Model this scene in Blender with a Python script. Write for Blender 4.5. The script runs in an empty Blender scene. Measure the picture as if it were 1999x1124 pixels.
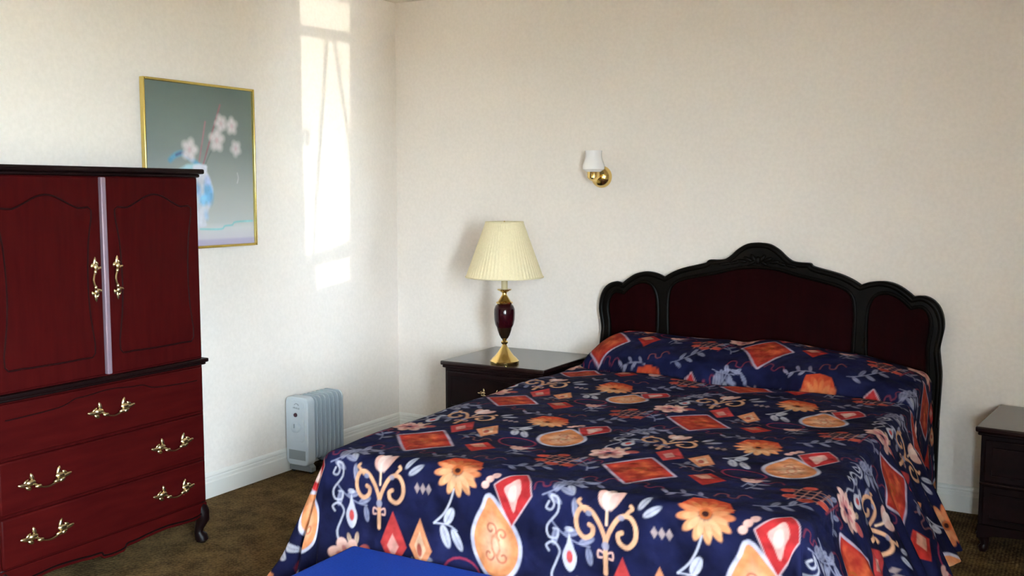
import bpy, math, random
import numpy as np
from mathutils import Vector, Matrix

random.seed(4)
rng = np.random.default_rng(7)
S = bpy.context.scene
COL = S.collection

# ------------------------------------------------------------------ camera
F_PX, HZ, VPX, CAM_H = 1980.0, 374.0, 2130.0, 1.45
CX, CY = 999.5, 562.0
PITCH = math.atan((CY - HZ) / F_PX)
YAW = math.atan((VPX - CX) / math.hypot(F_PX, CY - HZ))
cam = bpy.data.cameras.new('camera')
cam.sensor_width = 36.0
cam.lens = F_PX / 1999.0 * 36.0
cam.clip_start = 0.05
cam_ob = bpy.data.objects.new('camera', cam)
COL.objects.link(cam_ob)
cam_ob.location = (0, 0, CAM_H)
cam_ob.rotation_euler = (math.pi / 2 - PITCH, 0, YAW)
S.camera = cam_ob

# ------------------------------------------------------------------ world, sun, portals, exposure
SKY_STRENGTH = 20.0
SUN_STRENGTH = 0.14
S.view_settings.view_transform = 'Standard'
S.view_settings.look = 'None'
S.view_settings.gamma = 1.0
S.view_settings.use_curve_mapping = False
S.view_settings.exposure = 3.78
S.cycles.diffuse_bounces = 6
S.cycles.max_bounces = 12
S.cycles.caustics_reflective = False
S.cycles.caustics_refractive = False
S.cycles.sample_clamp_indirect = 6.0

W = bpy.data.worlds.new('sky')
S.world = W
W.use_nodes = True
bg = W.node_tree.nodes['Background']
bg.inputs['Color'].default_value = (0.73, 0.865, 1.0, 1)
bg.inputs['Strength'].default_value = SKY_STRENGTH

XL, XR, YB, YF, ZC = -3.59, 0.85, 4.93, -2.4, 2.545   # room shell
SUN_D = Vector((-1.0, 0.35, -0.012)).normalized()
sun = bpy.data.lights.new('low_sun', 'SUN')
sun.energy = SUN_STRENGTH
sun.color = (1.0, 0.92, 0.80)
sun.angle = math.radians(0.25)
sun_ob = bpy.data.objects.new('low_sun', sun)
COL.objects.link(sun_ob)
sun_ob.rotation_euler = SUN_D.to_track_quat('-Z', 'Y').to_euler()
sun_ob.location = (4, -4, 3)

WIN1 = (-0.28, 0.46, 0.55, 2.10)     # y0 y1 z0 z1 of the window beside the camera
SUN_SLOT = (2.50, 2.98, 0.98, 2.53)      # unseen slot added to throw the sun patch on the left wall
FILL_WIN = (0.42, 0.76, 0.95, 2.00)      # x0 x1 z0 z1 of the unseen fill window added in the front wall
for i, (y0, y1, z0, z1) in enumerate((WIN1, FILL_WIN)):
    l = bpy.data.lights.new('window_portal', 'AREA')
    l.shape = 'RECTANGLE'
    l.size, l.size_y = z1 - z0, y1 - y0
    l.cycles.is_portal = True
    o = bpy.data.objects.new('window_portal', l)
    COL.objects.link(o)
    o.location = (XR + 0.16, (y0 + y1) / 2, (z0 + z1) / 2)
    o.rotation_euler = (0, math.radians(90), 0)      # -Z of the lamp looks along -X
    if i == 1:
        l.size, l.size_y = y1 - y0, z1 - z0
        o.location = ((y0 + y1) / 2, YF - 0.16, (z0 + z1) / 2)
        o.rotation_euler = (math.radians(90), 0, 0)  # looks along +Y


# ------------------------------------------------------------------ pixel -> place
_fh = Vector((-math.sin(YAW), math.cos(YAW), 0))
_r = Vector((math.cos(YAW), math.sin(YAW), 0))
_z = Vector((0, 0, 1))
_fw = _fh * math.cos(PITCH) - _z * math.sin(PITCH)
_up = _fh * math.sin(PITCH) + _z * math.cos(PITCH)


def on_x(u, v, x):
    d = _fw + _r * ((u - CX) / F_PX) + _up * ((CY - v) / F_PX)
    return Vector((0, 0, CAM_H)) + d * (x / d.x)


# ------------------------------------------------------------------ materials
def mat(name, color=(0.8, 0.8, 0.8), rough=0.5, metal=0.0, spec=0.5, coat=0.0, sheen=0.0):
    m = bpy.data.materials.new(name)
    m.use_nodes = True
    b = m.node_tree.nodes['Principled BSDF']
    b.inputs['Base Color'].default_value = (*color, 1)
    b.inputs['Roughness'].default_value = rough
    b.inputs['Metallic'].default_value = metal
    b.inputs['Specular IOR Level'].default_value = spec
    b.inputs['Coat Weight'].default_value = coat
    b.inputs['Coat Roughness'].default_value = 0.12
    b.inputs['Sheen Weight'].default_value = sheen
    return m


def nodes(m):
    nt = m.node_tree
    return nt, nt.nodes, nt.links, nt.nodes['Principled BSDF']


def noise_colour(m, c1, c2, scale=(6, 6, 6), nscale=4.0, detail=6.0, bump=0.0, lo=0.35, hi=0.65):
    nt, N, L, b = nodes(m)
    tc = N.new('ShaderNodeTexCoord')
    mp = N.new('ShaderNodeMapping')
    mp.inputs['Scale'].default_value = scale
    nz = N.new('ShaderNodeTexNoise')
    nz.inputs['Scale'].default_value = nscale
    nz.inputs['Detail'].default_value = detail
    cr = N.new('ShaderNodeValToRGB')
    cr.color_ramp.elements[0].position = lo
    cr.color_ramp.elements[1].position = hi
    cr.color_ramp.elements[0].color = (*c1, 1)
    cr.color_ramp.elements[1].color = (*c2, 1)
    L.new(tc.outputs['Object'], mp.inputs['Vector'])
    L.new(mp.outputs['Vector'], nz.inputs['Vector'])
    L.new(nz.outputs['Fac'], cr.inputs['Fac'])
    L.new(cr.outputs['Color'], b.inputs['Base Color'])
    if bump:
        bp = N.new('ShaderNodeBump')
        bp.inputs['Strength'].default_value = bump
        bp.inputs['Distance'].default_value = 0.01
        L.new(nz.outputs['Fac'], bp.inputs['Height'])
        L.new(bp.outputs['Normal'], b.inputs['Normal'])
    return m


M = {}
M['wall'] = noise_colour(mat('wall_paint', rough=0.75, spec=0.2), (0.84, 0.768, 0.708), (0.88, 0.806, 0.746), (1, 1, 1), 60, 4, 0.04)
M['ceiling'] = noise_colour(mat('ceiling_paint', rough=0.9, spec=0.1), (0.80, 0.73, 0.64), (0.84, 0.77, 0.68), (1, 1, 1), 70, 4, 0.2)
M['trim'] = mat('white_trim_paint', (0.82, 0.80, 0.76), 0.4)
M['cherry'] = noise_colour(mat('cherry_veneer', rough=0.42, spec=0.06), (0.034, 0.0020, 0.0023), (0.050, 0.0032, 0.0032), (9, 9, 1.1), 5, 8, 0.03, 0.3, 0.7)
M['cherry_h'] = noise_colour(mat('cherry_veneer_cross', rough=0.42, spec=0.06), (0.036, 0.0020, 0.0023), (0.054, 0.0034, 0.0032), (1.1, 9, 9), 5, 8, 0.03, 0.3, 0.7)
M['cherry_dark'] = mat('dark_cherry_moulding', (0.006, 0.0012, 0.0014), 0.4, spec=0.25)
M['cherry_mid'] = mat('cherry_bead', (0.017, 0.0022, 0.0025), 0.4, spec=0.2)
M['mahogany'] = noise_colour(mat('dark_mahogany', rough=0.35, spec=0.2), (0.006, 0.0018, 0.0020), (0.011, 0.003, 0.0034), (1.5, 9, 9), 5, 8, 0.03, 0.3, 0.7)
M['mahogany_top'] = noise_colour(mat('polished_mahogany_top', rough=0.22, spec=0.5, coat=0.2), (0.014, 0.005, 0.005), (0.024, 0.009, 0.008), (1.5, 9, 9), 5, 8, 0.02, 0.3, 0.7)
M['ebony'] = mat('ebonised_carved_wood', (0.0036, 0.0024, 0.0014), 0.42, spec=0.09)
M['hb_panel'] = noise_colour(mat('headboard_panel_veneer', rough=0.6, spec=0.03), (0.0095, 0.0005, 0.0009), (0.0135, 0.0008, 0.0013), (9, 9, 1.2), 5, 6, 0.02)
M['brass'] = mat('polished_brass', (0.83, 0.60, 0.22), 0.16, 1.0)
M['brass_antique'] = mat('antique_brass', (0.74, 0.60, 0.36), 0.24, 1.0)
M['astragal'] = mat('pale_lit_strip', (0.26, 0.18, 0.22), 0.4, 0.2)  # paleness stands for window light caught on the door's bevelled edge
M['shade'] = noise_colour(mat('cream_shade_fabric', rough=0.9, spec=0.1), (0.80, 0.69, 0.45), (0.86, 0.75, 0.50), (60, 60, 2), 4, 3, 0.1)
M['candle'] = mat('cream_candle_sleeve', (0.62, 0.50, 0.28), 0.5)
M['urn'] = mat('burgundy_glaze', (0.026, 0.0015, 0.004), 0.14, coat=0.1)
M['opal'] = mat('opal_glass', (0.88, 0.86, 0.86), 0.2)
M['rad'] = mat('grey_enamel', (0.38, 0.43, 0.47), 0.4)
M['rad_panel'] = mat('pale_grey_plastic', (0.56, 0.61, 0.66), 0.45)
M['rad_dark'] = mat('grey_plastic', (0.26, 0.29, 0.31), 0.5)
M['knob_red'] = mat('dark_red_lamp', (0.06, 0.008, 0.02), 0.3)
M['ink'] = mat('grey_print', (0.30, 0.34, 0.38), 0.6)
M['gold'] = mat('gilt_frame', (0.80, 0.62, 0.20), 0.25, 1.0)
M['blue'] = noise_colour(mat('blue_upholstery', rough=0.7, spec=0.08), (0.008, 0.038, 0.27), (0.010, 0.044, 0.31), (1, 1, 1), 160, 4, 0.1)
M['black'] = mat('black_plastic', (0.012, 0.012, 0.013), 0.5)
M['mattress'] = mat('mattress_ticking', (0.72, 0.70, 0.66), 0.85)
M['ground'] = noise_colour(mat('dry_yard', rough=0.95, spec=0.1), (0.26, 0.23, 0.17), (0.36, 0.31, 0.23), (1, 1, 1), 3, 6)


def carpet_mat():
    m = mat('brown_loop_carpet', rough=0.95, spec=0.08)
    nt, N, L, b = nodes(m)
    tc = N.new('ShaderNodeTexCoord')
    vo = N.new('ShaderNodeTexVoronoi')
    vo.inputs['Scale'].default_value = 75
    vo.inputs['Randomness'].default_value = 0.35
    nz = N.new('ShaderNodeTexNoise')
    nz.inputs['Scale'].default_value = 9
    nz.inputs['Detail'].default_value = 8
    mx = N.new('ShaderNodeMath')
    mx.operation = 'MULTIPLY_ADD'
    mx.inputs[1].default_value = 0.75
    mx.inputs[2].default_value = 0.0
    ad = N.new('ShaderNodeMath')
    ad.operation = 'ADD'
    cr = N.new('ShaderNodeValToRGB')
    e = cr.color_ramp.elements
    e[0].position, e[0].color = 0.45, (0.235, 0.150, 0.060, 1)
    e[1].position, e[1].color = 1.05, (0.062, 0.036, 0.015, 1)
    bp = N.new('ShaderNodeBump')
    bp.inputs['Strength'].default_value = 0.8
    bp.inputs['Distance'].default_value = 0.006
    bp.invert = True
    L.new(tc.outputs['Object'], vo.inputs['Vector'])
    L.new(tc.outputs['Object'], nz.inputs['Vector'])
    L.new(vo.outputs['Distance'], mx.inputs[0])
    L.new(mx.outputs[0], ad.inputs[0])
    L.new(nz.outputs['Fac'], ad.inputs[1])
    L.new(ad.outputs[0], cr.inputs['Fac'])
    L.new(cr.outputs['Color'], b.inputs['Base Color'])
    L.new(vo.outputs['Distance'], bp.inputs['Height'])
    L.new(bp.outputs['Normal'], b.inputs['Normal'])
    return m


M['carpet'] = carpet_mat()


def print_mat(name, rough, quilt=False, sheen=0.0, spec=0.3):
    m = mat(name, rough=rough, spec=spec, sheen=sheen)
    nt, N, L, b = nodes(m)
    at = N.new('ShaderNodeVertexColor')
    at.layer_name = 'print'
    L.new(at.outputs['Color'], b.inputs['Base Color'])
    if quilt:
        tc = N.new('ShaderNodeTexCoord')
        vo = N.new('ShaderNodeTexVoronoi')
        vo.feature = 'SMOOTH_F1'
        vo.inputs['Scale'].default_value = 22
        nz = N.new('ShaderNodeTexNoise')
        nz.inputs['Scale'].default_value = 14
        nz.inputs['Detail'].default_value = 3
        ad = N.new('ShaderNodeMath')
        ad.operation = 'SUBTRACT'
        bp = N.new('ShaderNodeBump')
        bp.inputs['Strength'].default_value = 0.5
        bp.inputs['Distance'].default_value = 0.02
        L.new(tc.outputs['Object'], vo.inputs['Vector'])
        L.new(tc.outputs['Object'], nz.inputs['Vector'])
        L.new(nz.outputs['Fac'], ad.inputs[0])
        L.new(vo.outputs['Distance'], ad.inputs[1])
        L.new(ad.outputs[0], bp.inputs['Height'])
        L.new(bp.outputs['Normal'], b.inputs['Normal'])
    return m


M['fabric'] = print_mat('printed_quilted_cotton', 0.8, True, 0.0, 0.06)
M['canvas'] = print_mat('printed_poster', 0.35)


def glass_mat():
    m = bpy.data.materials.new('window_glass')
    m.use_nodes = True
    nt = m.node_tree
    nt.nodes.clear()
    out = nt.nodes.new('ShaderNodeOutputMaterial')
    mix = nt.nodes.new('ShaderNodeMixShader')
    mix.inputs['Fac'].default_value = 0.06
    t = nt.nodes.new('ShaderNodeBsdfTransparent')
    t.inputs['Color'].default_value = (0.95, 0.97, 0.96, 1)
    g = nt.nodes.new('ShaderNodeBsdfGlossy')
    g.inputs['Roughness'].default_value = 0.02
    nt.links.new(t.outputs[0], mix.inputs[1])
    nt.links.new(g.outputs[0], mix.inputs[2])
    nt.links.new(mix.outputs[0], out.inputs['Surface'])
    return m


M['glass'] = glass_mat()


# ------------------------------------------------------------------ mesh helpers
class MB:
    def __init__(s):
        s.v, s.f = [], []

    def add(s, v, f):
        n = len(s.v)
        s.v += [tuple(p) for p in v]
        s.f += [tuple(i + n for i in q) for q in f]
        return s

    def box(s, x0, x1, y0, y1, z0, z1):
        v = [(x, y, z) for x in (x0, x1) for y in (y0, y1) for z in (z0, z1)]
        return s.add(v, [(0, 1, 3, 2), (4, 6, 7, 5), (0, 4, 5, 1), (2, 3, 7, 6), (0, 2, 6, 4), (1, 5, 7, 3)])

    def lathe(s, prof, n=32, c=(0, 0, 0), axis='z', closed=False):
        v, f = [], []
        for r, h in prof:
            for k in range(n):
                a = 2 * math.pi * k / n
                p = (r * math.cos(a), r * math.sin(a), h)
                if axis == 'y':
                    p = (p[0], p[2], p[1])
                elif axis == 'x':
                    p = (p[2], p[0], p[1])
                v.append((c[0] + p[0], c[1] + p[1], c[2] + p[2]))
        m = len(prof)
        for i in range(m if closed else m - 1):
            for k in range(n):
                a, b = i * n + k, i * n + (k + 1) % n
                j = (i + 1) % m
                f.append((a, b, j * n + (k + 1) % n, j * n + k))
        if not closed:
            f.append(tuple(range(n))[::-1])
            f.append(tuple(range((m - 1) * n, m * n)))
        return s.add(v, f)

    def tube(s, pts, rad, n=8, closed=False):
        pts = [Vector(p) for p in pts]
        m = len(pts)
        rad = rad if hasattr(rad, '__len__') else [rad] * m
        v, f = [], []
        prev = None
        for i, p in enumerate(pts):
            if closed:
                t = pts[(i + 1) % m] - pts[i - 1]
            else:
                t = pts[min(i + 1, m - 1)] - pts[max(i - 1, 0)]
            t.normalize()
            ref = prev if prev is not None else (Vector((0, 0, 1)) if abs(t.z) < 0.9 else Vector((1, 0, 0)))
            a = ref - t * ref.dot(t)
            if a.length < 1e-6:
                a = t.orthogonal()
            a.normalize()
            b = t.cross(a)
            prev = a
            for k in range(n):
                q = 2 * math.pi * k / n
                v.append(p + a * (rad[i] * math.cos(q)) + b * (rad[i] * math.sin(q)))
        for i in range(m if closed else m - 1):
            j = (i + 1) % m
            for k in range(n):
                f.append((i * n + k, i * n + (k + 1) % n, j * n + (k + 1) % n, j * n + k))
        if not closed:
            f.append(tuple(range(n))[::-1])
            f.append(tuple(range((m - 1) * n, m * n)))
        return s.add(v, f)

    def ellipsoid(s, c, r, rot=None, nu=10, nv=6):
        v, f = [], []
        R = rot or Matrix.Identity(3)
        for i in range(nv + 1):
            t = math.pi * i / nv
            for k in range(nu):
                a = 2 * math.pi * k / nu
                p = R @ Vector((r[0] * math.sin(t) * math.cos(a), r[1] * math.sin(t) * math.sin(a), r[2] * math.cos(t)))
                v.append(Vector(c) + p)
        for i in range(nv):
            for k in range(nu):
                f.append((i * nu + k, (i + 1) * nu + k, (i + 1) * nu + (k + 1) % nu, i * nu + (k + 1) % nu))
        return s.add(v, f)

    def prism_xz(s, poly, y0, y1):
        n = len(poly)
        v = [(x, y0, z) for x, z in poly] + [(x, y1, z) for x, z in poly]
        f = [tuple(range(n)), tuple(range(2 * n - 1, n - 1, -1))]
        f += [(i, i + n, (i + 1) % n + n, (i + 1) % n) for i in range(n)]
        return s.add(v, f)

    def mesh(s, name):
        me = bpy.data.meshes.new(name)
        me.from_pydata(s.v, [], s.f)
        me.update()
        import bmesh
        bm = bmesh.new()
        bm.from_mesh(me)
        bmesh.ops.recalc_face_normals(bm, faces=bm.faces)
        bm.to_mesh(me)
        bm.free()
        return me

    def build(s, name, m, parent=None, smooth=True, bevel=0.0, seg=2, loc=None):
        return link(name, s.mesh(name), m, parent, smooth, bevel, seg, loc)


def link(name, me, m, parent=None, smooth=True, bevel=0.0, seg=2, loc=None):
    if m is not None and not me.materials:
        me.materials.append(M[m] if isinstance(m, str) else m)
    if smooth:
        me.set_sharp_from_angle(angle=math.radians(38)) if hasattr(me, 'set_sharp_from_angle') else None
        me.polygons.foreach_set('use_smooth', [True] * len(me.polygons))
    o = bpy.data.objects.new(name, me)
    COL.objects.link(o)
    if parent is not None:
        o.parent = parent
    if loc is not None:
        o.location = loc
    if bevel:
        b = o.modifiers.new('bevel', 'BEVEL')
        b.width = bevel
        b.segments = seg
        b.limit_method = 'ANGLE'
        b.angle_limit = math.radians(35)
        b.harden_normals = False
    return o


def tag(o, label, cat, group=None):
    o['label'] = label
    o['category'] = cat
    if group:
        o['group'] = group
    return o


def thing(name, label, cat, loc=(0, 0, 0), rz=0.0, group=None):
    o = bpy.data.objects.new(name, None)
    o.empty_display_size = 0.1
    COL.objects.link(o)
    o.location = loc
    o.rotation_euler = (0, 0, rz)
    return tag(o, label, cat, group)


def struct(o):
    o['kind'] = 'structure'
    return o


def catmull(pts, sub=6, closed=False):
    out = []
    n = len(pts)
    rngi = range(n if closed else n - 1)
    for i in rngi:
        g = lambda k: np.array(pts[k % n] if closed else pts[min(max(k, 0), n - 1)], float)
        p0, p1, p2, p3 = g(i - 1), g(i), g(i + 1), g(i + 2)
        for t in np.arange(sub) / sub:
            out.append(tuple(0.5 * (2 * p1 + (p2 - p0) * t + (2 * p0 - 5 * p1 + 4 * p2 - p3) * t * t + (3 * p1 - p0 - 3 * p2 + p3) * t ** 3)))
    if not closed:
        out.append(tuple(map(float, pts[-1])))
    return out


# ------------------------------------------------------------------ room shell
T = 0.14
struct(MB().box(XL - T, XR + T, YF - T, YB + T, -0.1, 0.0).build('floor', 'carpet', smooth=False))
struct(MB().box(XL - T, XR + T, YF - T, YB + T, ZC, ZC + 0.1).build('ceiling', 'ceiling', smooth=False))
struct(MB().box(XL - T, XL, YF - T, YB + T, 0, ZC).build('wall_left', 'wall', smooth=False))
struct(MB().box(XL, XR, YB, YB + T, 0, ZC).build('wall_back', 'wall', smooth=False))
wf_ = MB().box(XL, FILL_WIN[0], YF - T, YF, 0, ZC).box(FILL_WIN[1], XR, YF - T, YF, 0, ZC)
wf_.box(FILL_WIN[0], FILL_WIN[1], YF - T, YF, 0, FILL_WIN[2]).box(FILL_WIN[0], FILL_WIN[1], YF - T, YF, FILL_WIN[3], ZC)
struct(wf_.build('wall_front', 'wall', smooth=False))
wr = MB()
a, b = WIN1, SUN_SLOT
wr.box(XR, XR + T, YF - T, a[0], 0, ZC)
wr.box(XR, XR + T, a[0], a[1], 0, a[2]).box(XR, XR + T, a[0], a[1], a[3], ZC)
wr.box(XR, XR + T, a[1], b[0], 0, ZC)
wr.box(XR, XR + T, b[0], b[1], 0, b[2]).box(XR, XR + T, b[0], b[1], b[3], ZC)
wr.box(XR, XR + T, b[1], YB + T, 0, ZC)
struct(wr.build('wall_right', 'wall', smooth=False))
# baffle added outside the slot, along the sun, to keep sky light out
pv_ = MB()
for (ya, yb_, za, zb_) in ((SUN_SLOT[0] - 0.16, SUN_SLOT[0] - 0.06, 0.5, 3.0), (SUN_SLOT[1] + 0.06, SUN_SLOT[1] + 0.16, 0.5, 3.0), (SUN_SLOT[0] - 0.06, SUN_SLOT[1] + 0.06, 2.62, 2.72), (SUN_SLOT[0] - 0.06, SUN_SLOT[1] + 0.06, 0.5, 0.6)):
    v_ = [(XR + T + dx, y_ - dx * 0.35, z_) for dx in (0.0, 6.0) for y_ in (ya, yb_) for z_ in (za, zb_)]
    pv_.add(v_, [(0, 1, 3, 2), (4, 6, 7, 5), (0, 4, 5, 1), (2, 3, 7, 6), (0, 2, 6, 4), (1, 5, 7, 3)])
struct(pv_.build('sky_baffle', 'wall', smooth=False))
struct(MB().box(XR + T, XR + 40, -40, 40, -0.35, -0.30).box(-40, XR + T, -40, YF - T, -0.35, -0.30).build('ground_outside', 'ground', smooth=False))

# baseboards: stepped profile with a rounded cap
prof = [(0, 0), (0.016, 0), (0.016, 0.074), (0.013, 0.080), (0.013, 0.092), (0.0105, 0.098), (0.0115, 0.104), (0.009, 0.112), (0.004, 0.118), (0, 0.120)]


def baseboard(name, pts):
    # pts: list of (offset -> (x,y)) for the two ends
    mb = MB()
    n = len(prof)
    v = [(*e(d), z) for e in pts for d, z in prof]
    f = [(i, (i + 1) % n, (i + 1) % n + n, i + n) for i in range(n)] + [tuple(range(n)), tuple(range(2 * n - 1, n - 1, -1))]
    mb.add(v, f)
    return struct(mb.build(name, 'trim', smooth=False))


baseboard('baseboard_left', [lambda d: (XL + d, YF), lambda d: (XL + d, YB - d)])
baseboard('baseboard_back', [lambda d: (XL + d, YB - d), lambda d: (XR, YB - d)])

# two-light windows: window 1 by the camera, and one added for cool fill
def wide_window(name, loc, rz, hw, hh):
    w = struct(bpy.data.objects.new(name, None))
    COL.objects.link(w)
    w.location = loc
    w.rotation_euler = (0, 0, rz)
    MB().box(0.03, 0.09, -hw, hw, 0, 0.06).build('sill_rail', 'trim', w, bevel=0.004)
    MB().box(0.03, 0.09, -hw, hw, hh - 0.06, hh).build('head_rail', 'trim', w, bevel=0.004)
    for s in (-1, 1):
        MB().box(0.03, 0.09, min(s * hw, s * (hw - 0.06)), max(s * hw, s * (hw - 0.06)), 0.06, hh - 0.06).build('stile', 'trim', w, bevel=0.004)
        MB().box(0.058, 0.062, min(s * 0.03, s * (hw - 0.06)), max(s * 0.03, s * (hw - 0.06)), 0.06, hh - 0.06).build('pane', 'glass', w, smooth=False)
    MB().box(0.03, 0.09, -0.03, 0.03, 0.06, hh - 0.06).build('mullion', 'trim', w, bevel=0.004)


wide_window('window_1', (XR, (WIN1[0] + WIN1[1]) / 2, WIN1[2]), 0, (WIN1[1] - WIN1[0]) / 2, WIN1[3] - WIN1[2])
wide_window('added_fill_window', ((FILL_WIN[0] + FILL_WIN[1]) / 2, YF, FILL_WIN[2]), math.radians(-90), (FILL_WIN[1] - FILL_WIN[0]) / 2, FILL_WIN[3] - FILL_WIN[2])  # unseen, added to send cool sky light onto the back wall

# unseen sun slot: bars, stops, cords and knob shaped to cast the patch
y0, y1, z0, z1 = SUN_SLOT
w2 = struct(bpy.data.objects.new('sun_slot_window', None))
COL.objects.link(w2)
w2.location = (XR, 0, 0)


def to_window(u, v):
    """a mark of the light patch on the left wall, traced back along the sun to the window plane"""
    p = on_x(u, v, XL)
    t = (XR + 0.06 - XL) / -SUN_D.x
    q = p - SUN_D * t
    return q.y, q.z


def win_poly(name, px, x0=0.05, x1=0.07):
    pts = [to_window(*p) for p in px]
    n = len(pts)
    mb = MB()
    v = [(x0, y, z) for y, z in pts] + [(x1, y, z) for y, z in pts]
    f = [tuple(range(n)), tuple(range(2 * n - 1, n - 1, -1))] + [(i, i + n, (i + 1) % n + n, (i + 1) % n) for i in range(n)]
    mb.add(v, f)
    return mb.build(name, 'trim', w2, smooth=False)


win_poly('patch_mask_transom', [(575, 45), (695, 67), (695, 86), (575, 66)])
win_poly('patch_mask_rail', [(575, 508), (695, 466), (695, 497), (575, 532)])
win_poly('patch_mask_side', [(570, 560), (570, 512), (617, 505), (617, 600), (570, 600)])
win_poly('patch_mask_side', [(560, 0), (584, 0), (588, 255), (598, 500), (560, 500)])
win_poly('patch_mask_side', [(684, 0), (720, 0), (720, 600), (684, 600)])
win_poly('patch_mask_sill', [(610, 567), (700, 543), (700, 590), (610, 590)])
for (p, q) in (((639, 60), (611, 505)), ((649, 60), (690, 330))):  # added to draw the two slanting dark lines in the sun patch
    (ya, za), (yb, zb) = to_window(*p), to_window(*q)
    MB().tube([(0.06, ya, za), (0.06, yb, zb)], 0.014, 8).build('patch_mask_cord', 'trim', w2)
yk, zk = to_window(598, 268)  # added knob, shapes the bump in the patch's edge
MB().ellipsoid((0.06, yk, zk), (0.02, 0.035, 0.05)).build('patch_mask_knob', 'trim', w2)
MB().box(0.098, 0.102, SUN_SLOT[0], SUN_SLOT[1], SUN_SLOT[2], SUN_SLOT[3]).build('pane', 'glass', w2, smooth=False)


# ------------------------------------------------------------------ ornate bail pull (mesh shared by all furniture)
def pull_mesh(name, L=0.20):
    mb = MB()
    k = L / 0.20
    for s in (-1, 1):
        def lobe(cx, cz, rx, rz, ang, y=-0.006, ry=0.006):
            R = Matrix.Rotation(-math.radians(ang) * s, 3, 'Y')
            mb.ellipsoid((s * cx * k, y, cz * k), (rx * k, ry, rz * k), R)
        lobe(0.081, -0.003, 0.023, 0.0075, 10)
        lobe(0.064, -0.016, 0.013, 0.008, 25)
        lobe(0.050, 0.016, 0.0075, 0.019, -16)
        lobe(0.055, 0.001, 0.018, 0.011, 0, -0.009, 0.007)
        lobe(0.074, 0.008, 0.012, 0.006, -35)
        mb.ellipsoid((s * 0.035 * k, -0.018, -0.013 * k), (0.013 * k, 0.007, 0.0075 * k))
        mb.tube([(s * 0.052 * k, -0.004, 0), (s * 0.046 * k, -0.014, -0.004), (s * 0.036 * k, -0.02, -0.012 * k)], 0.004, 6)
    bail = [(x * k, -0.02, z * k) for x, z in catmull([(-0.036, -0.012), (-0.022, -0.019), (0, -0.023), (0.022, -0.019), (0.036, -0.012)], 4)]
    mb.tube(bail, 0.0032, 6)
    return mb.mesh(name)


PULL = pull_mesh('bail_pull', 0.205)
PULL_D = pull_mesh('door_pull', 0.16)
PULL_S = pull_mesh('small_bail_pull', 0.15)


def pull(parent, me, loc, vertical=False):
    o = link('handle', me, 'brass_antique', parent, loc=loc)
    if vertical:
        o.rotation_euler = (0, math.radians(90), 0)
    return o


# ------------------------------------------------------------------ armoire (local: front looks along -Y)
ar = thing('armoire', 'tall cherry red armoire with two doors over three brass handled drawers', 'armoire',
           (-3.345, 2.48, 0), math.radians(90))
HWA, FY, BY = 0.462, -0.212, 0.222
MB().box(-HWA, HWA, FY, BY, 0.15, 0.752).build('drawer_case', 'cherry', ar, bevel=0.003)
MB().box(-HWA, HWA, FY, BY, 0.768, 1.508).build('door_case', 'cherry', ar, bevel=0.003)
MB().box(-HWA - 0.006, HWA + 0.006, FY - 0.018, BY, 0.748, 0.758).box(-HWA - 0.014, HWA + 0.014, FY - 0.026, BY, 0.758, 0.774).build('waist_moulding', 'cherry_dark', ar, bevel=0.004)
MB().box(-HWA - 0.006, HWA + 0.006, FY - 0.014, BY, 1.506, 1.520).box(-HWA - 0.020, HWA + 0.020, FY - 0.026, BY, 1.520, 1.540).build('cornice', 'cherry_dark', ar, bevel=0.006)

for s in (-1, 1):
    x0, x1 = (-0.452, -0.014) if s < 0 else (0.014, 0.452)
    d = MB().box(x0, x1, FY - 0.012, FY + 0.002, 0.780, 1.503).build('door', 'cherry', ar, bevel=0.004)
    cx = (x0 + x1) / 2
    w = 0.178
    pts = [(-w, 0.865), (-w + 0.014, 1.0), (-w + 0.02, 1.12), (-w + 0.012, 1.27), (-w - 0.004, 1.385),
           (-w + 0.05, 1.392), (-0.085, 1.41), (-0.04, 1.432), (0, 1.440), (0.04, 1.432), (0.085, 1.41), (w - 0.05, 1.392),
           (w + 0.004, 1.385), (w - 0.012, 1.27), (w - 0.02, 1.12), (w - 0.014, 1.0), (w, 0.865), (w - 0.06, 0.852), (0, 0.85), (-w + 0.06, 0.852)]
    o = MB().tube([(cx + x, FY - 0.012, z) for x, z in catmull(pts, 3, True)], 0.0035, 6, True).build('panel_moulding', 'cherry_mid', d)
    pull(d, PULL_D, (s * 0.048, FY - 0.013, 1.134), True)
MB().box(-0.0105, 0.0105, FY - 0.021, FY - 0.001, 0.780, 1.503).build('astragal', 'astragal', ar, bevel=0.004, seg=3)

for (za, zb, hx) in ((0.556, 0.742, (0,)), (0.362, 0.546, (-0.285, 0.28)), (0.178, 0.352, (-0.285, 0.28))):
    d = MB().box(-0.452, 0.452, FY - 0.014, FY + 0.002, za, zb).build('drawer', 'cherry_h', ar, bevel=0.007, seg=3)
    for x in hx:
        pull(d, PULL, (x, FY - 0.015, (za + zb) / 2 + 0.002))
    if len(hx) == 1:
        pts = [(-0.42, zb - 0.055), (-0.3, zb - 0.052), (-0.2, zb - 0.045), (-0.15, zb - 0.028), (-0.1, zb - 0.026), (0, zb - 0.018),
               (0.1, zb - 0.026), (0.15, zb - 0.028), (0.2, zb - 0.045), (0.3, zb - 0.052), (0.42, zb - 0.055)]
        MB().tube([(x, FY - 0.014, z) for x, z in catmull(pts, 4)], 0.0025, 6).build('panel_moulding', 'cherry_mid', d)
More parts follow.
